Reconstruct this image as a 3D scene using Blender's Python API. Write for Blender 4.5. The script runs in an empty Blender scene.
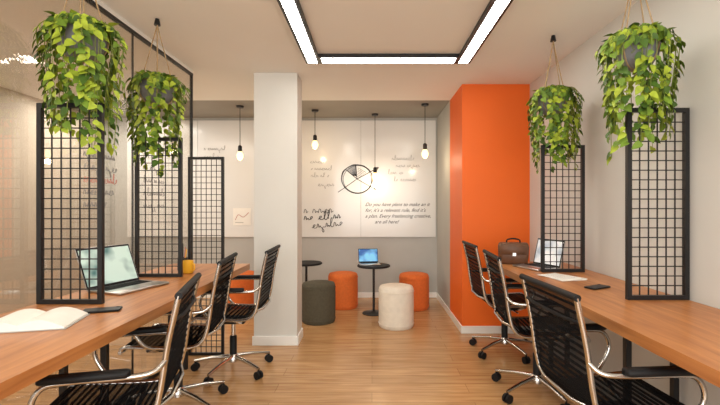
import bpy, math, random
from mathutils import Vector, Matrix
random.seed(7)
C=bpy.context.scene
try:
    C.view_settings.view_transform='Standard'
except Exception as e: print(e)

# ---------------------------------------------------------------- materials
def mat(name,col,rough=.5,metal=0,noise=0,nscale=8,emit=0,ecol=None,bump=0,alpha=1,spec=.5,stretch=None,trans=0):
    m=bpy.data.materials.new(name); m.use_nodes=True
    nt=m.node_tree; b=nt.nodes['Principled BSDF']
    b.inputs['Roughness'].default_value=rough; b.inputs['Metallic'].default_value=metal
    b.inputs['Base Color'].default_value=(*col,1)
    b.inputs['Specular IOR Level'].default_value=spec
    b.inputs['Alpha'].default_value=alpha
    if trans: b.inputs['Transmission Weight'].default_value=trans
    if emit:
        b.inputs['Emission Color'].default_value=(*(ecol or col),1); b.inputs['Emission Strength'].default_value=emit
    if noise or bump:
        tc=nt.nodes.new('ShaderNodeTexCoord'); mp=nt.nodes.new('ShaderNodeMapping')
        nt.links.new(tc.outputs['Object'],mp.inputs[0])
        if stretch: mp.inputs['Scale'].default_value=stretch
        n=nt.nodes.new('ShaderNodeTexNoise'); n.inputs['Scale'].default_value=nscale; n.inputs['Detail'].default_value=5
        nt.links.new(mp.outputs[0],n.inputs['Vector'])
        if noise:
            r=nt.nodes.new('ShaderNodeValToRGB')
            r.color_ramp.elements[0].position=.3; r.color_ramp.elements[1].position=.7
            r.color_ramp.elements[0].color=(*[c*(1-noise) for c in col],1)
            r.color_ramp.elements[1].color=(*[min(1,c*(1+noise)) for c in col],1)
            nt.links.new(n.outputs['Fac'],r.inputs[0]); nt.links.new(r.outputs[0],b.inputs['Base Color'])
        if bump:
            bp=nt.nodes.new('ShaderNodeBump'); bp.inputs['Strength'].default_value=bump; bp.inputs['Distance'].default_value=.01
            nt.links.new(n.outputs['Fac'],bp.inputs['Height']); nt.links.new(bp.outputs[0],b.inputs['Normal'])
    return m
def srgb(r,g,b):
    f=lambda c:(c/255/12.92) if c/255<=.04045 else ((c/255+.055)/1.055)**2.4
    return (f(r),f(g),f(b))

M_wall=mat('paint_light',srgb(212,211,206),.7,noise=.02,nscale=3)
M_ceil=mat('paint_ceiling',srgb(236,237,233),.8,noise=.01,nscale=2)
M_beige=mat('paint_beige',srgb(204,194,180),.7,noise=.06,nscale=1.2)
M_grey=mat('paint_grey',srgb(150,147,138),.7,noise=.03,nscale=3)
M_greyl=mat('paint_grey_light',srgb(180,180,176),.7,noise=.03,nscale=3)
M_orange=mat('paint_orange',srgb(232,102,10),.55,noise=.03,nscale=2)
M_base=mat('baseboard_white',srgb(238,238,235),.4)
M_board=mat('whiteboard_glass',srgb(228,229,228),.14,noise=.01,nscale=2,spec=.5)
M_black=mat('black_metal',srgb(18,18,20),.45,noise=.1)
M_blackp=mat('black_plastic',srgb(20,20,22),.6,spec=.3)
M_chrome=mat('chrome',(.6,.58,.56),.16,1)
M_alu=mat('aluminium',(.6,.6,.6),.3,1)
M_ink=mat('marker_ink',srgb(25,22,25),.6)
M_inkg=mat('marker_ink_faded',srgb(125,123,125),.6)
M_red=mat('red_marker',srgb(190,120,110),.6)
M_paper=mat('paper',srgb(240,238,232),.7,noise=.02,nscale=20)
M_led=mat('led_diffuser',(1,.93,.83),.5,emit=19,ecol=(1,.95,.86))
M_bulb=mat('filament_bulb',(1,.7,.35),.3,emit=2.8,ecol=(1,.64,.28))
M_rope=mat('jute_rope',srgb(165,140,105),.9,noise=.2,nscale=60)
M_conc=mat('concrete_pot',srgb(128,130,133),.85,noise=.25,nscale=14,bump=.4)
M_soil=mat('soil',srgb(50,36,26),.95,noise=.3,nscale=40)
M_leaf=[mat('leaf_a',srgb(152,170,50),.55,noise=.25,nscale=25,spec=.3),mat('leaf_b',srgb(100,128,38),.55,noise=.25,nscale=25,spec=.3),mat('leaf_c',srgb(62,90,28),.55,noise=.25,nscale=25,spec=.3)]
M_stem=mat('stem',srgb(110,125,45),.6)
M_porange=mat('fabric_orange',srgb(216,108,44),.85,noise=.08,nscale=40,bump=.3)
M_pdark=mat('fabric_olive',srgb(80,75,60),.9,noise=.12,nscale=40,bump=.3)
M_pwhite=mat('fabric_cream',srgb(226,217,202),.85,noise=.05,nscale=20,bump=.3)
M_brown=mat('leather_brown',srgb(98,64,42),.5,noise=.2,nscale=20)
M_yellow=mat('ceramic_yellow',srgb(235,180,50),.35)
M_keys=mat('keyboard_dark',srgb(40,40,42),.5)

def wood(name,c1,c2,planks=False,rough=.35):
    m=bpy.data.materials.new(name); m.use_nodes=True; nt=m.node_tree; b=nt.nodes['Principled BSDF']
    tc=nt.nodes.new('ShaderNodeTexCoord'); mp=nt.nodes.new('ShaderNodeMapping')
    nt.links.new(tc.outputs['Object'],mp.inputs[0])
    mp.inputs['Scale'].default_value=(1.2,14,1) if planks else (14,1.2,14)
    n=nt.nodes.new('ShaderNodeTexNoise'); n.inputs['Scale'].default_value=2.2; n.inputs['Detail'].default_value=8; n.inputs['Distortion'].default_value=.6
    nt.links.new(mp.outputs[0],n.inputs['Vector'])
    r=nt.nodes.new('ShaderNodeValToRGB'); r.color_ramp.elements[0].position=.3; r.color_ramp.elements[1].position=.72
    r.color_ramp.elements[0].color=(*c1,1); r.color_ramp.elements[1].color=(*c2,1)
    nt.links.new(n.outputs['Fac'],r.inputs[0]); out=r.outputs[0]
    if planks:
        br=nt.nodes.new('ShaderNodeTexBrick'); nt.links.new(tc.outputs['Object'],br.inputs['Vector'])
        br.inputs['Scale'].default_value=1; br.inputs['Brick Width'].default_value=1.3; br.inputs['Row Height'].default_value=.14
        br.inputs['Mortar Size'].default_value=.0015; br.inputs['Color1'].default_value=(1,1,1,1); br.inputs['Color2'].default_value=(.84,.82,.8,1)
        br.inputs['Mortar'].default_value=(.5,.45,.4,1)
        mx=nt.nodes.new('ShaderNodeMixRGB'); mx.blend_type='MULTIPLY'; mx.inputs[0].default_value=1
        nt.links.new(out,mx.inputs[1]); nt.links.new(br.outputs['Color'],mx.inputs[2]); out=mx.outputs[0]
    nt.links.new(out,b.inputs['Base Color']); b.inputs['Roughness'].default_value=rough
    return m
M_floor=wood('floor_oak',srgb(176,130,84),srgb(212,170,120),True,.24)
M_desk=wood('desk_oak',srgb(160,98,52),srgb(200,136,80),False,.36)

def glassmat():
    m=bpy.data.materials.new('partition_glass'); m.use_nodes=True; nt=m.node_tree
    nt.nodes.remove(nt.nodes['Principled BSDF']); o=nt.nodes['Material Output']
    t=nt.nodes.new('ShaderNodeBsdfTransparent'); t.inputs[0].default_value=(.9,.88,.85,1)
    g=nt.nodes.new('ShaderNodeBsdfGlossy'); g.inputs['Roughness'].default_value=.02
    mx=nt.nodes.new('ShaderNodeMixShader'); mx.inputs[0].default_value=.12
    nt.links.new(t.outputs[0],mx.inputs[1]); nt.links.new(g.outputs[0],mx.inputs[2]); nt.links.new(mx.outputs[0],o.inputs[0]); return m
M_glass=glassmat()
def meshmat():
    m=bpy.data.materials.new('chair_mesh'); m.use_nodes=True; nt=m.node_tree; b=nt.nodes['Principled BSDF']
    b.inputs['Base Color'].default_value=(*srgb(20,19,21),1); b.inputs['Roughness'].default_value=.85
    b.inputs['Specular IOR Level'].default_value=.15
    b.inputs['Alpha'].default_value=.84
    return m
M_mesh=meshmat()
def screenmat(name,ca,cb,st=1.0):
    m=bpy.data.materials.new(name); m.use_nodes=True; nt=m.node_tree; b=nt.nodes['Principled BSDF']
    tc=nt.nodes.new('ShaderNodeTexCoord'); n=nt.nodes.new('ShaderNodeTexNoise'); n.inputs['Scale'].default_value=7
    nt.links.new(tc.outputs['Object'],n.inputs['Vector'])
    r=nt.nodes.new('ShaderNodeValToRGB'); r.color_ramp.elements[0].position=.4; r.color_ramp.elements[1].position=.6
    r.color_ramp.elements[0].color=(*ca,1); r.color_ramp.elements[1].color=(*cb,1)
    nt.links.new(n.outputs['Fac'],r.inputs[0]); nt.links.new(r.outputs[0],b.inputs['Base Color'])
    nt.links.new(r.outputs[0],b.inputs['Emission Color']); b.inputs['Emission Strength'].default_value=st
    b.inputs['Roughness'].default_value=.3
    return m
M_scrg=screenmat('screen_landscape',srgb(40,92,92),srgb(180,200,190),.5)
M_scrb=screenmat('screen_blue',srgb(20,80,150),srgb(110,180,220),.6)
M_scrw=screenmat('screen_white',srgb(170,180,190),srgb(235,235,235),.35)

# ---------------------------------------------------------------- mesh builder
class MB:
    def __init__(s): s.v=[];s.f=[];s.m=[];s.mats=[];s.sm=[]
    def mi(s,m):
        if m not in s.mats: s.mats.append(m)
        return s.mats.index(m)
    def add(s,vs,fs,m,smooth=False,T=None):
        o=len(s.v); k=s.mi(m)
        for v in vs:
            v=Vector(v); s.v.append(T@v if T else v)
        for f in fs: s.f.append([i+o for i in f]); s.m.append(k); s.sm.append(smooth)
    def box(s,a,b,m,T=None,bev=0):
        x0,y0,z0=[min(a[i],b[i]) for i in range(3)]; x1,y1,z1=[max(a[i],b[i]) for i in range(3)]
        if bev<=0:
            vs=[(x0,y0,z0),(x1,y0,z0),(x1,y1,z0),(x0,y1,z0),(x0,y0,z1),(x1,y0,z1),(x1,y1,z1),(x0,y1,z1)]
            s.add(vs,[(0,3,2,1),(4,5,6,7),(0,1,5,4),(1,2,6,5),(2,3,7,6),(3,0,4,7)],m,False,T); return
        def ring(i,z):
            return [(x0+i+bev,y0+i,z),(x1-i-bev,y0+i,z),(x1-i,y0+i+bev,z),(x1-i,y1-i-bev,z),(x1-i-bev,y1-i,z),(x0+i+bev,y1-i,z),(x0+i,y1-i-bev,z),(x0+i,y0+i+bev,z)]
        rs=[ring(bev*.6,z0),ring(0,z0+bev*.6),ring(0,z1-bev*.6),ring(bev*.6,z1)]
        vs=[p for r in rs for p in r]; fs=[tuple(range(7,-1,-1)),tuple(range(24,32))]
        for k in range(3):
            for j in range(8):
                fs.append((k*8+j,k*8+(j+1)%8,(k+1)*8+(j+1)%8,(k+1)*8+j))
        s.add(vs,fs,m,False,T)
    def lathe(s,prof,m,n=24,T=None,c=(0,0,0)):
        vs=[];fs=[]
        for r,z in prof:
            for j in range(n):
                a=2*math.pi*j/n; vs.append((c[0]+r*math.cos(a),c[1]+r*math.sin(a),c[2]+z))
        for k in range(len(prof)-1):
            for j in range(n): fs.append((k*n+j,k*n+(j+1)%n,(k+1)*n+(j+1)%n,(k+1)*n+j))
        fs.append(tuple(range(n-1,-1,-1))); fs.append(tuple((len(prof)-1)*n+j for j in range(n)))
        s.add(vs,fs,m,True,T)
    def tube(s,pts,r,m,n=8,T=None,r2=None):
        pts=[Vector(p) for p in pts]; N=len(pts); vs=[];fs=[]
        t=(pts[1]-pts[0]).normalized(); up=Vector((0,0,1)) if abs(t.z)<.9 else Vector((1,0,0))
        u=t.cross(up).normalized()
        for i,p in enumerate(pts):
            t=(pts[min(i+1,N-1)]-pts[max(i-1,0)]).normalized()
            u=(u-t*u.dot(t)).normalized(); w=t.cross(u)
            rr=r if r2 is None else r+(r2-r)*i/(N-1)
            for j in range(n):
                a=2*math.pi*j/n; vs.append(p+u*math.cos(a)*rr+w*math.sin(a)*rr)
        for k in range(N-1):
            for j in range(n): fs.append((k*n+j,k*n+(j+1)%n,(k+1)*n+(j+1)%n,(k+1)*n+j))
        fs.append(tuple(range(n-1,-1,-1))); fs.append(tuple((N-1)*n+j for j in range(n)))
        s.add(vs,fs,m,True,T)
    def obj(s,name,loc=(0,0,0),rz=0,parent=None):
        me=bpy.data.meshes.new(name); me.from_pydata([tuple(v) for v in s.v],[],s.f)
        for m in s.mats: me.materials.append(m)
        me.polygons.foreach_set('material_index',s.m); me.polygons.foreach_set('use_smooth',s.sm); me.update()
        o=bpy.data.objects.new(name,me); C.collection.objects.link(o); o.location=loc; o.rotation_euler=(0,0,rz)
        if parent: o.parent=parent
        try:
            me.set_sharp_from_angle(angle=math.radians(50))
        except Exception: pass
        return o
def smooth(pts,k=6):
    P=[Vector(p) for p in pts]; out=[]
    for i in range(len(P)-1):
        p0=P[max(i-1,0)];p1=P[i];p2=P[i+1];p3=P[min(i+2,len(P)-1)]
        for j in range(k):
            t=j/k
            out.append(.5*((2*p1)+(p2-p0)*t+(2*p0-5*p1+4*p2-p3)*t*t+(3*p1-p0-3*p2+p3)*t**3))
    out.append(P[-1]); return out
def sbox(name,a,b,m):
    q=MB(); q.box(a,b,m); return q.obj(name)

# ---------------------------------------------------------------- room
H=2.43; RX=1.54; GX=-1.585; BY=5.68; AY=4.74; OY=4.10; OX=.88; LX=-3.7; Y0=-2.2
sbox('floor',(LX-.1,Y0,-.1),(RX+.1,BY+.1,0),M_floor)
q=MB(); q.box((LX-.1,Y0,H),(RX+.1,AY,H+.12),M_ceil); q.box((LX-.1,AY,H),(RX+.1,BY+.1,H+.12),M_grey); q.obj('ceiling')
sbox('wall_right',(RX,Y0,0),(RX+.1,BY+.1,H),M_wall)
sbox('wall_left',(LX-.1,Y0,0),(LX,BY+.1,H),M_beige)
sbox('wall_back',(LX,BY,0),(RX,BY+.1,H),M_greyl)
sbox('wall_orange',(OX,OY,0),(RX,AY,H),M_orange)
sbox('wall_alcove_side',(OX,AY,0),(RX,BY,H),M_greyl)
CX0,CX1,CY0,CY1=-1.054,-.668,3.75,4.0
q=MB(); q.box((CX0,CY0,0),(CX1,CY1,H),M_wall); q.obj('structural_column')
q=MB(); t=.012
q.box((CX0-t,CY0-t,0),(CX1+t,CY0,.08),M_base); q.box((CX1,CY0,0),(CX1+t,CY1,.08),M_base)
q.obj('baseboard_column')
q=MB(); q.box((OX-t,OY-t,0),(RX,OY,.07),M_base); q.box((OX-t,OY,0),(OX,BY-t,.07),M_base); q.obj('baseboard_right')
q=MB(); q.box((LX,BY-t,0),(OX-t,BY,.07),M_base); q.obj('baseboard_back')

# whiteboard on back wall
wz0,wz1=.82,2.39
q=MB()
xs=[-3.3,-2.35,-1.25,-.15,.86]
for i in range(4): q.box((xs[i]+.002,BY-.02,wz0),(xs[i+1]-.002,BY-.0005,wz1),M_board)
wb=q.obj('wall_whiteboard')
def P(px,py,s): return ((px-372)/s, 1.25+(205-py)/s)
S=420/(BY-.022)
def text(body,px,py,size,shear=0,rot=0,m=M_ink,name='lettering',align='LEFT'):
    cu=bpy.data.curves.new(name,'FONT'); cu.body=body; cu.size=size; cu.shear=shear; cu.extrude=.0006; cu.align_x=align
    o=bpy.data.objects.new(name,cu); C.collection.objects.link(o); x,z=P(px,py,S)
    o.location=(x,BY-.0215,z); o.rotation_euler=(math.pi/2,0,0)
    cu.materials.append(m); o.parent=wb; return o
for i,l in enumerate(["Do you have plans to make an it","for, it's a relevant rule, find it's","a plan. Every freelancing creative,","       are all here!"]):
    text(l,365,206+i*5.8,.066,.45)
def cursive(q,x,z,w,h,seed,y,slope=0,th=.006,mt=M_ink):
    rnd=random.Random(seed); pts=[]; n=int(w/(h*.5)); cxp=x
    for k in range(n):
        tall=rnd.choice([.4,.45,.5,1.0,.45,-.6,1.1,.4]); st=w/n*rnd.uniform(.8,1.25)
        z0=z+(cxp-x)*slope
        if rnd.random()<.12 and len(pts)>4:
            q.tube(smooth(pts,4),th,mt,5); pts=[]; cxp+=st*.7; continue
        kind=rnd.random()
        if kind<.5:
            pts+=[(cxp,y,z0),(cxp+st*.6,y,z0+h*tall*.6),(cxp+st*.55,y,z0+h*tall),(cxp+st*.25,y,z0+h*tall*.7),(cxp+st*.4,y,z0)]
        else:
            hh=h*.42; pts+=[(cxp,y,z0),(cxp+st*.15,y,z0+hh),(cxp+st*.4,y,z0+hh*.9),(cxp+st*.5,y,z0+hh*.05),(cxp+st*.8,y,z0+hh*.5)]
        cxp+=st
    if len(pts)>3: q.tube(smooth(pts,4),th,mt,5)
q=MB(); 
x,z=P(304,213,S); cursive(q,x,z,.38,.11,3,BY-.022,.02,.004)
x,z=P(304,220,S); cursive(q,x,z,.54,.11,5,BY-.022,.05,.005)
x,z=P(312,228,S); cursive(q,x,z,.42,.11,9,BY-.022,.09,.004)
q.obj('handwriting',parent=wb)
q=MB()
for px,py,w_,sd in ((311,170,.3,31),(311,177,.25,32),(318,186,.2,33),(392,160,.3,34),(396,167,.34,35),(388,174,.25,38),(394,181,.3,39),(204,150,.3,36),(204,158,.22,37),(310,163,.2,40)):
    x,z=P(px,py,S); cursive(q,x,z,w_,.06,sd,BY-.0215,.0,.0016,M_inkg)
q.obj('faded_notes',parent=wb)
# drawn circular diagram
q=MB(); cx,cz=P(357,179,S); yy=BY-.023
def arc(r,th,a0,a1,k=.95,ph=0,ox=0,oz=0):
    n=30; q.tube([(cx+ox+(r+.004*math.sin(i*.5+ph))*math.cos(math.radians(a0+(a1-a0)*i/n)),yy,cz+oz+(r+.004*math.sin(i*.5+ph))*math.sin(math.radians(a0+(a1-a0)*i/n))*k) for i in range(n+1)],th,M_ink,5)
arc(.205,.006,-20,335); arc(.19,.0035,30,380,.98,1,.006,-.004)
arc(.215,.004,60,170,.9,2)
def ln(a,r0,a2,r1,th):
    a=math.radians(a);a2=math.radians(a2); q.tube([(cx+r0*math.cos(a),yy,cz+r0*math.sin(a)),(cx+r1*math.cos(a2),yy,cz+r1*math.sin(a2))],th,M_ink,5)
ln(0,.0,28,.33,.005); ln(28,.33,22,.28,.004); ln(28,.33,34,.28,.004)
ln(0,0,140,.195,.005); ln(0,0,95,.195,.005); ln(0,0,215,.31,.004); ln(0,0,330,.29,.004); ln(330,.29,335,.25,.004)
for i in range(9): ln(98+i*4.8,.03+.004*i,98+i*4.8,.185,.0028)
for i in range(6): ln(35,.04+i*.022,85,.04+i*.022,.0025)
q.obj('circular_diagram_drawing',parent=wb)
q=MB(); x,z=P(242,217,S); q.box((x-.12,BY-.024,z-.11),(x+.12,BY-.0205,z+.12),M_paper)
q.tube(smooth([(x-.09,BY-.0245,z-.04),(x-.05,BY-.0245,z+.03),(x+.02,BY-.0245,z+.0),(x+.09,BY-.0245,z+.06)]),.004,M_red,5)
q.box((x-.09,BY-.025,z-.08),(x+.02,BY-.024,z-.07),M_greyl); q.obj('pinned_poster',parent=wb)

# glass partition
GE=3.69; GT=2.385
q=MB()
q.box((GX-.005,Y0,.04),(GX+.005,GE,GT),M_glass)
gp=q.obj('glass_panes')
q=MB()
q.box((GX-.014,Y0,GT),(GX+.014,GE,GT+.018),M_black); q.box((GX-.014,Y0,0),(GX+.014,GE,.04),M_black)
q.box((GX-.012,GE-.012,.04),(GX+.012,GE,GT),M_black)
q.box((GX-.04,Y0,GT+.018),(GX+.014,GE,H),M_ceil)
for y in (.5,1.6,2.78): q.box((GX-.006,y-.0025,.04),(GX+.006,y+.0025,GT),M_black)
gf=q.obj('glass_partition'); gp.parent=gf
qq=MB()
for k,(zz,w_,m_) in enumerate(((1.52,.32,M_inkg),(1.45,.30,M_inkg),(1.38,.32,M_red),(1.31,.28,M_inkg),(1.24,.2,M_inkg))):
    cursive(qq,2.30,zz,w_,.055,20+k,0,0,.0018,m_)
for k in range(4): cursive(qq,2.9,1.5-k*.09,.3,.05,50+k,0,0,.0016,M_inkg)
qq.v=[Vector((GX+.006+v.y,v.x,v.z)) for v in qq.v]
qq.obj('marker_writing',parent=gf)

# ceiling LED frame
q=MB(); x0,x1=-.535,.795; w=.115; ya,yb=.6,3.42; zt=H-.03
def channel(a,b,vert):
    q.box((a[0],a[1],zt),(b[0],b[1],H-.001),M_black)
    e=.021
    q.box((a[0]+e,a[1]+e,zt-.003),(b[0]-e,b[1]-e,zt),M_led)
channel((x0,ya),(x0+w,yb),1); channel((x1-w,ya),(x1,yb),1)
channel((x0+w,yb-.15),(x1-w,yb),0); channel((x0+w,ya),(x1-w,ya+w),0)
q.obj('ceiling_light_frame')

# ---------------------------------------------------------------- desks
def desk(name,xi,xo,y0,y1,legs):
    q=MB(); q.box((xi,y0,.745),(xo,y1,.79),M_desk)
    sx=1 if xo>xi else -1
    for y,xf in legs:
        for x in (xf,xo-sx*.03):
            q.box((x-.014,y-.014,0),(x+.014,y+.014,.745),M_black)
        q.box((xf,y-.012,.71),(xo-sx*.03,y+.012,.745),M_black)
    q.box((xo-sx*.05,y0+.05,.69),(xo-sx*.03,y1-.05,.745),M_black)
    return q.obj(name)
desk('shared_desk',-.96,GX+.02,.2,3.3,[(.3,-1.24),(2.09,-1.33),(3.2,-1.42)])
desk('shared_desk',.96,RX-.005,.2,3.42,[(.3,1.24),(2.09,1.27),(3.24,1.38)])

def screen(x0,x1,y,z0,z1):
    q=MB(); f=.021
    q.box((x0,y-.011,z0),(x0+f,y+.011,z1),M_black); q.box((x1-f,y-.011,z0),(x1,y+.011,z1),M_black)
    q.box((x0+f,y-.011,z0),(x1-f,y+.011,z0+f),M_black); q.box((x0+f,y-.011,z1-f),(x1-f,y+.011,z1),M_black)
    nx=6; nz=round((z1-z0)/.05)
    for i in range(1,nx):
        x=x0+f+(x1-x0-2*f)*i/nx; q.box((x-.0025,y-.0025,z0+f),(x+.0025,y+.0025,z1-f),M_black)
    for i in range(1,nz):
        z=z0+f+(z1-z0-2*f)*i/nz; q.box((x0+f,y-.0028,z-.0025),(x1-f,y+.0028,z+.0025),M_black)
    q.obj('mesh_divider_screen')
screen(-1.553,-1.25,1.953,.791,1.722)
screen(-1.512,-1.214,2.684,.791,1.68)
screen(-1.53,-1.233,3.5,.0,1.65)
screen(1.236,1.535,2.04,.791,1.72)
screen(1.16,1.455,2.88,.791,1.66)

# ---------------------------------------------------------------- chair
def chair(x,y,rz):
    q=MB()
    prof=smooth([(0,.235,.425),(0,.215,.45),(0,.10,.445),(0,-.08,.435),(0,-.17,.445),(0,-.215,.49),(0,-.238,.58),(0,-.262,.74),(0,-.30,.915)],6)
    w=.225
    for sx in (-1,1):
        q.tube([(sx*w,p.y,p.z) for p in prof],.011,M_chrome,8)
    vs=[];fs=[]
    for i,p in enumerate(prof):
        for k,xx in enumerate((-w,-w*.5,0,w*.5,w)):
            sag=-.012*(1-(xx/w)**2)
            vs.append((xx,p.y,p.z+(sag if p.z<.47 else 0)))
    for i in range(len(prof)-1):
        for k in range(4): fs.append((i*5+k,i*5+k+1,(i+1)*5+k+1,(i+1)*5+k))
    q.add(vs,fs,M_mesh,True)
    dense=smooth([tuple(p) for p in prof],2)
    last=None
    for p in dense:
        if last is None or (p-last).length>.021:
            q.tube([(-w,p.y,p.z),(w,p.y,p.z)],.0055,M_mesh,5); last=p
    p=prof[-1]; q.tube([(-w-.01,p.y,p.z),(w+.01,p.y,p.z)],.014,M_blackp,8)
    p=prof[0]; q.tube([(-w-.01,p.y,p.z),(w+.01,p.y,p.z)],.012,M_chrome,8)
    q.tube([(-w,-.222,.5),(-w*.5,-.25,.495),(w*.5,-.25,.495),(w,-.222,.5)],.009,M_chrome,8)
    q.tube([(-w,-.28,.82),(-w*.5,-.298,.82),(w*.5,-.298,.82),(w,-.28,.82)],.007,M_blackp,8)
    for sx in (-1,1):
        a=smooth([(sx*w,.05,.435),(sx*(w+.035),.10,.47),(sx*(w+.045),.15,.56),(sx*(w+.045),.12,.632),(sx*(w+.045),.04,.645),(sx*(w+.045),-.13,.645),(sx*(w+.03),-.22,.65),(sx*w,-.255,.68)],5)
        q.tube(a,.010,M_chrome,8)
        q.box((sx*(w+.045)-.022,-.15,.648),(sx*(w+.045)+.022,.13,.672),M_blackp,bev=.008)
    q.box((-.07,-.1,.365),(.07,.11,.40),M_blackp,bev=.01)
    for yy in (-.08,.09):
        q.tube([(-w,yy,.43),(-.1,yy,.385),(.1,yy,.385),(w,yy,.43)],.011,M_chrome,8)
    q.tube([(.05,.03,.38),(.19,.05,.375)],.006,M_chrome,6)
    q.lathe([(.016,0),(.016,.15)],M_chrome,14,c=(0,0,.23)); q.lathe([(.026,0),(.026,.16),(.02,.165)],M_blackp,14,c=(0,0,.10))
    q.lathe([(.045,0),(.045,.03),(.03,.05)],M_chrome,16,c=(0,0,.075))
    for k in range(5):
        a=2*math.pi*k/5+.3; c,s_=math.cos(a),math.sin(a)
        q.tube([(c*.03,s_*.03,.105),(c*.16,s_*.16,.095),(c*.29,s_*.29,.072)],.017,M_chrome,8,r2=.011)
        q.tube([(c*.285,s_*.285,.08),(c*.285,s_*.285,.05)],.007,M_blackp,6)
        for e in (-.014,.014):
            px,py=c*.285-s_*e,s_*.285+c*e
            q.tube([(px-s_*-.008,py+c*-.008,.028),(px-s_*.008,py+c*.008,.028)],.028,M_blackp,14)
    return q.obj('office_chair',(x,y,0),rz)
R=math.radians
chair(-1.06,1.70,R(104)); chair(-1.20,2.6,R(97)); chair(-1.05,3.18,R(92))
chair(1.02,1.76,R(-86)); chair(1.10,2.80,R(-94)); chair(1.13,3.58,R(-90))

# ---------------------------------------------------------------- poufs, tables
def pouf(x,y,m,r=.18,h=.42):
    q=MB(); q.lathe([(r*.93,0),(r*.985,.012),(r,.04),(r*1.01,h*.5),(r,h-.05),(r*.985,h-.025),(r*.93,h-.006),(r*.7,h+.004),(.01,h+.008)],m,40)
    q.tube([((r+.001)*math.cos(a*math.pi/20),(r+.001)*math.sin(a*math.pi/20),h-.05) for a in range(41)],.004,m,6)
    q.tube([((r+.001)*math.cos(a*math.pi/20),(r+.001)*math.sin(a*math.pi/20),.04) for a in range(41)],.004,m,6)
    q.obj('pouf_stool',(x,y,0))
pouf(.25,4.34,M_pwhite); pouf(-.575,4.52,M_pdark); pouf(-.355,5.15,M_porange); pouf(.51,5.10,M_porange); pouf(-1.6,5.2,M_porange)
def table(x,y,h=.56,r=.19):
    q=MB(); q.lathe([(r-.01,0),(r,.006),(r,.018),(r-.005,.024)],M_blackp,36,c=(0,0,h-.024))
    q.lathe([(.014,0),(.014,h-.04)],M_black,12,c=(0,0,.015)); q.lathe([(.13,0),(.13,.008),(.03,.018),(.016,.03)],M_black,30)
    q.lathe([(.016,0),(.05,.012)],M_black,16,c=(0,0,h-.036))
    q.obj('side_table',(x,y,0))
table(.02,4.85); table(-.79,5.05)

# ---------------------------------------------------------------- pendants
def pendant(x,y,z):
    q=MB(); q.lathe([(.04,0),(.045,.02)],M_black,20,c=(0,0,H-.021-z)); q.tube([(0,0,H-z-.01),(0,0,.10)],.004,M_black,6)
    q.lathe([(.018,.04),(.024,.05),(.024,.10),(.012,.115)],M_black,16)
    q.lathe([(.004,-.062),(.022,-.055),(.036,-.03),(.04,-.008),(.032,.018),(.018,.042)],M_bulb,20)
    o=q.obj('pendant_bulb_lamp',(x,y,z))
    l=bpy.data.lights.new('bulb_light','POINT'); l.energy=3.3; l.color=(1,.77,.5); l.shadow_soft_size=.03
    lo=bpy.data.objects.new('bulb_light',l); C.collection.objects.link(lo); lo.parent=o; lo.location=(0,0,-.1)
def pp(px,top,bulb):
    s=(205-top)/(H-1.25); pendant((px-372)/s,420/s,1.25+(205-bulb)/s)
pp(240,106,155); pp(315,110,144); pp(375,114,176); pp(425,104,153)

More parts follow.
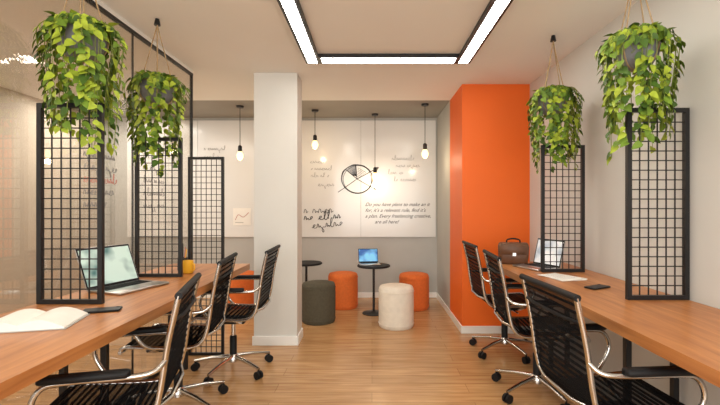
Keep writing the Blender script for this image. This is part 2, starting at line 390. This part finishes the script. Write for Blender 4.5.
# ---------------------------------------------------------------- hanging plants
def plant(x,y,z,seed):
    rnd=random.Random(seed); q=MB()
    q.lathe([(.03,-.1),(.065,-.085),(.092,-.045),(.1,0),(.092,.04),(.075,.065),(.068,.062)],M_conc,28)
    q.lathe([(.068,.045),(.01,.05)],M_soil,20)
    for k in range(4):
        a=k*math.pi/2+.5; c,s_=math.cos(a),math.sin(a)
        q.tube(smooth([(0,0,-.105),(c*.07,s_*.07,-.085),(c*.104,s_*.104,0),(c*.08,s_*.08,.08),(c*.035,s_*.035,.26),(0,0,H-z-.04)],4),.0035,M_rope,5)
    q.lathe([(.02,0),(.012,.04)],M_black,12,c=(0,0,H-z-.042))
    def leaf(p,d,nrm,L,m):
        d=d.normalized(); sdx=d.cross(nrm).normalized(); n=sdx.cross(d).normalized()
        W=L*.38; pts=[(0,0,0),(-.7,.02,.12),(-1,.28,.2),(-.7,.62,.12),(0,1,-.12),(.7,.62,.12),(1,.28,.2),(.7,.02,.12),(0,.4,0)]
        vs=[p+sdx*a*W+d*b*L+n*c*L*.55 for a,b,c in pts]
        q.add(vs,[(0,8,2,1),(8,3,2),(8,4,3),(8,5,4),(8,6,5),(0,7,6,8)],m,True)
    def rm(): return rnd.choices(M_leaf,(5,5,3))[0]
    n=42
    for k in range(n):
        a=2*math.pi*k/n+rnd.uniform(-.14,.14); c,s_=math.cos(a),math.sin(a)
        rr=rnd.uniform(.112,.175); drop=rnd.choice([.08,.14,.26,.32,.37,.41,.45,.49,.53])*rnd.uniform(.9,1.04)
        sw=rnd.uniform(-.03,.03)
        pts=smooth([(c*.05,s_*.05,.05),(c*.09,s_*.09,.08),(c*rr,s_*rr,.02),(c*(rr+.005)-s_*sw*.5,s_*(rr+.005)+c*sw*.5,-.06 if drop>.2 else -.03),(c*rr*.9-s_*sw,s_*rr*.9+c*sw,(-.06+.03-drop)*.55 if drop>.2 else -.04),(c*rr*(.95 if drop<.2 else .8),s_*rr*(.95 if drop<.2 else .8),.03-drop)],6)
        q.tube(pts,.0018,M_stem,4)
        acc=0
        for i in range(1,len(pts)):
            acc+=(pts[i]-pts[i-1]).length
            if acc>.018:
                acc=0
                out=Vector((c,s_,0)); side=Vector((-s_,c,0))
                if pts[i].z<-.3 and rnd.random()<.2: continue
                if 0>pts[i].z>-.07 and rnd.random()<.45: continue
                d=Vector((0,0,-1))*rnd.uniform(.4,1)+out*rnd.uniform(-.05,.6)+side*rnd.uniform(-1,1)
                nn=out*1.0+Vector((0,0,rnd.uniform(.1,.9)))+side*rnd.uniform(-.4,.4)
                leaf(pts[i],d,nn,rnd.uniform(.032,.053),rm())
    for k in range(50):
        a=rnd.uniform(0,2*math.pi); r=rnd.uniform(.02,.12); c,s_=math.cos(a),math.sin(a)
        leaf(Vector((c*r,s_*r,.075+rnd.uniform(-.02,.03)-r*.3)),Vector((c,s_,rnd.uniform(-.4,.5))),Vector((c*.3,s_*.3,1)),rnd.uniform(.035,.055),rm())
    q.obj('hanging_pothos_plant',(x,y,z))
plant(-1.345,1.95,2.02,1); plant(-1.36,2.66,1.985,2); plant(1.27,2.02,2.0,3); plant(1.26,2.92,1.975,4)

# ---------------------------------------------------------------- laptops & desk items
def laptop(x,y,z,rz,scr,tilt=20,w=.31,d=.21):
    q=MB(); q.box((-w/2,-d/2,0),(w/2,d/2,.014),M_alu,bev=.006)
    q.box((-w/2+.02,-.005,.014),(w/2-.02,d/2-.02,.0155),M_keys)
    for i in range(4):
        for j in range(12):
            xx=-w/2+.024+j*(w-.05)/12; yy=0+i*.019
            q.box((xx,yy,.0155),(xx+.016,yy+.014,.0175),M_blackp)
    q.box((-.045,-d/2+.012,.014),(.045,-.015,.0146),M_alu)
    T=Matrix.Translation((0,d/2-.004,.012))@Matrix.Rotation(-R(tilt),4,'X')
    q.box((-w/2,0,0),(w/2,.007,d),M_alu,T); q.box((-w/2+.002,-.001,.002),(w/2-.002,0,d-.002),M_blackp,T)
    q.box((-w/2+.01,-.002,.014),(w/2-.01,-.001,d-.012),scr,T)
    q.tube([(-w/2+.03,d/2-.004,.013),(w/2-.03,d/2-.004,.013)],.006,M_blackp,8)
    return q.obj('laptop',(x,y,z),rz)
laptop(-1.335,2.32,.791,R(72),M_scrg,22,.33,.23)
laptop(1.19,3.06,.791,R(-70),M_scrw,14,.27,.2)
laptop(-.03,4.86,.561,R(8),M_scrb,18,.24,.17)

q=MB() # open book with thick page blocks
for sx in (-1,1):
    n=10; vs=[];fs=[]
    for i in range(n+1):
        t=i/n; zz=.008+.030*math.sin(math.pi*min(1,t*.85+.15))
        vs+= [(sx*t*.15,-.105,zz),(sx*t*.15,.105,zz),(sx*t*.15,-.105,.003),(sx*t*.15,.105,.003)]
    for i in range(n):
        a=i*4;b=a+4; fs+=[(a,b,b+1,a+1),(a+2,a+3,b+3,b+2),(a,a+2,b+2,b),(a+1,b+1,b+3,a+3)]
    fs.append((n*4,n*4+2,n*4+3,n*4+1)); q.add(vs,fs,M_paper,True)
q.box((-.157,-.11,0),(.157,.11,.003),M_greyl); q.obj('open_book',(-1.31,1.62,.791),R(14))
def phone(x,y,rz,m=M_blackp):
    q=MB(); q.box((-.036,-.074,0),(.036,.074,.008),m,bev=.006); q.box((-.033,-.07,.008),(.033,.07,.0086),M_keys)
    q.box((-.03,.05,.0086),(-.018,.062,.0095),M_blackp); q.obj('smartphone',(x,y,.791),rz)
phone(-1.17,1.82,R(-70)); phone(1.25,2.33,R(-60))
def papers(x,y,rz):
    q=MB()
    for k in range(4):
        T=Matrix.Rotation(R(k*4-6),4,'Z'); q.box((-.085,-.12,k*.0015),(.085,.12,k*.0015+.001),M_paper,T)
    for k in range(9): q.box((-.06,.09-k*.02,.0057),(.06,.093-k*.02,.006),M_greyl)
    q.obj('paper_sheets',(x,y,.791),rz)
papers(1.20,2.66,R(20))
def mug(name,x,y,m,r=.035,h=.085):
    q=MB(); q.lathe([(r*.8,0),(r,.006),(r,h),(r*.9,h),(r*.9,.012),(.005,.01)],m,24)
    q.tube(smooth([(r,0,h*.8),(r+.028,0,h*.75),(r+.03,0,h*.35),(r,0,h*.22)]),.0045,m,6); q.obj(name,(x,y,.791),R(-30))
mug('coffee_mug',-1.24,2.83,M_yellow)
q=MB(); q.lathe([(.03,0),(.034,.003),(.034,.09),(.03,.09),(.03,.01),(.003,.008)],M_keys,20)
for k in range(5):
    a=k*1.3; q.tube([(.012*math.cos(a),.012*math.sin(a),.01),(.028*math.cos(a),.028*math.sin(a),.15+.01*k)],.0035,[M_yellow,M_red,M_chrome,M_yellow,M_ink][k],6)
q.obj('pencil_cup',(-1.33,2.95,.791))
q=MB()
def rr(w_,d_,z_,n=6,r=.03):
    out=[]
    for cx_,cy_,a0 in ((w_-r,d_-r,0),(-w_+r,d_-r,90),(-w_+r,-d_+r,180),(w_-r,-d_+r,270)):
        for i in range(n): a=math.radians(a0+90*i/(n-1)); out.append((cx_+r*math.cos(a),cy_+r*math.sin(a),z_))
    return out
L=[rr(.095,.05,0),rr(.105,.058,.012),rr(.112,.06,.08),rr(.115,.052,.135),rr(.108,.042,.158),rr(.10,.034,.165)]
vs=[p for l in L for p in l]; N=24; fs=[tuple(range(N-1,-1,-1)),tuple(range((len(L)-1)*N,len(L)*N))]
for k in range(len(L)-1):
    for j in range(N): fs.append((k*N+j,k*N+(j+1)%N,(k+1)*N+(j+1)%N,(k+1)*N+j))
q.add(vs,fs,M_brown,True)
q.box((-.10,-.066,.075),(.10,-.056,.15),M_brown,bev=.004); q.box((-.012,-.071,.066),(.012,-.064,.09),M_alu)
q.tube(smooth([(-.05,0,.16),(-.045,0,.185),(0,0,.195),(.045,0,.185),(.05,0,.16)]),.006,M_blackp,8)
q.obj('brown_leather_bag',(1.11,3.30,.791),R(-12))

# ---------------------------------------------------------------- lights
def area(name,loc,rot,sx,sy,e,col=(1,.93,.85)):
    l=bpy.data.lights.new(name,'AREA'); l.shape='RECTANGLE'; l.size=sx; l.size_y=sy; l.energy=e; l.color=col
    o=bpy.data.objects.new(name,l); C.collection.objects.link(o); o.location=loc; o.rotation_euler=rot
area('rear_fill_light',(-.2,-2.1,1.5),(R(90),0,0),3.2,2.0,122,(1,.98,.93))  # added fill from behind the camera to brighten the room; no window there
area('left_fill_light',(-2.7,2.2,2.41),(0,0,0),.8,3.0,42,(1,.92,.8))  # added fill to brighten the room behind the glass, no fixture modelled
area('left_fill_light',(-3.1,4.9,2.41),(0,0,0),.8,.8,28,(1,.94,.85))  # added fill at the left end of the alcove to lift its brightness
w=bpy.data.worlds.new('World'); C.world=w; w.use_nodes=True
w.node_tree.nodes['Background'].inputs[0].default_value=(1,.98,.93,1); w.node_tree.nodes['Background'].inputs[1].default_value=1.15

cam=bpy.data.cameras.new('camera'); co=bpy.data.objects.new('camera',cam); C.collection.objects.link(co)
co.location=(0,0,1.25); co.rotation_euler=(R(90),0,0); cam.lens=21; cam.sensor_width=36; cam.shift_x=-12/720; cam.shift_y=2.5/720; cam.clip_start=.05
C.camera=co
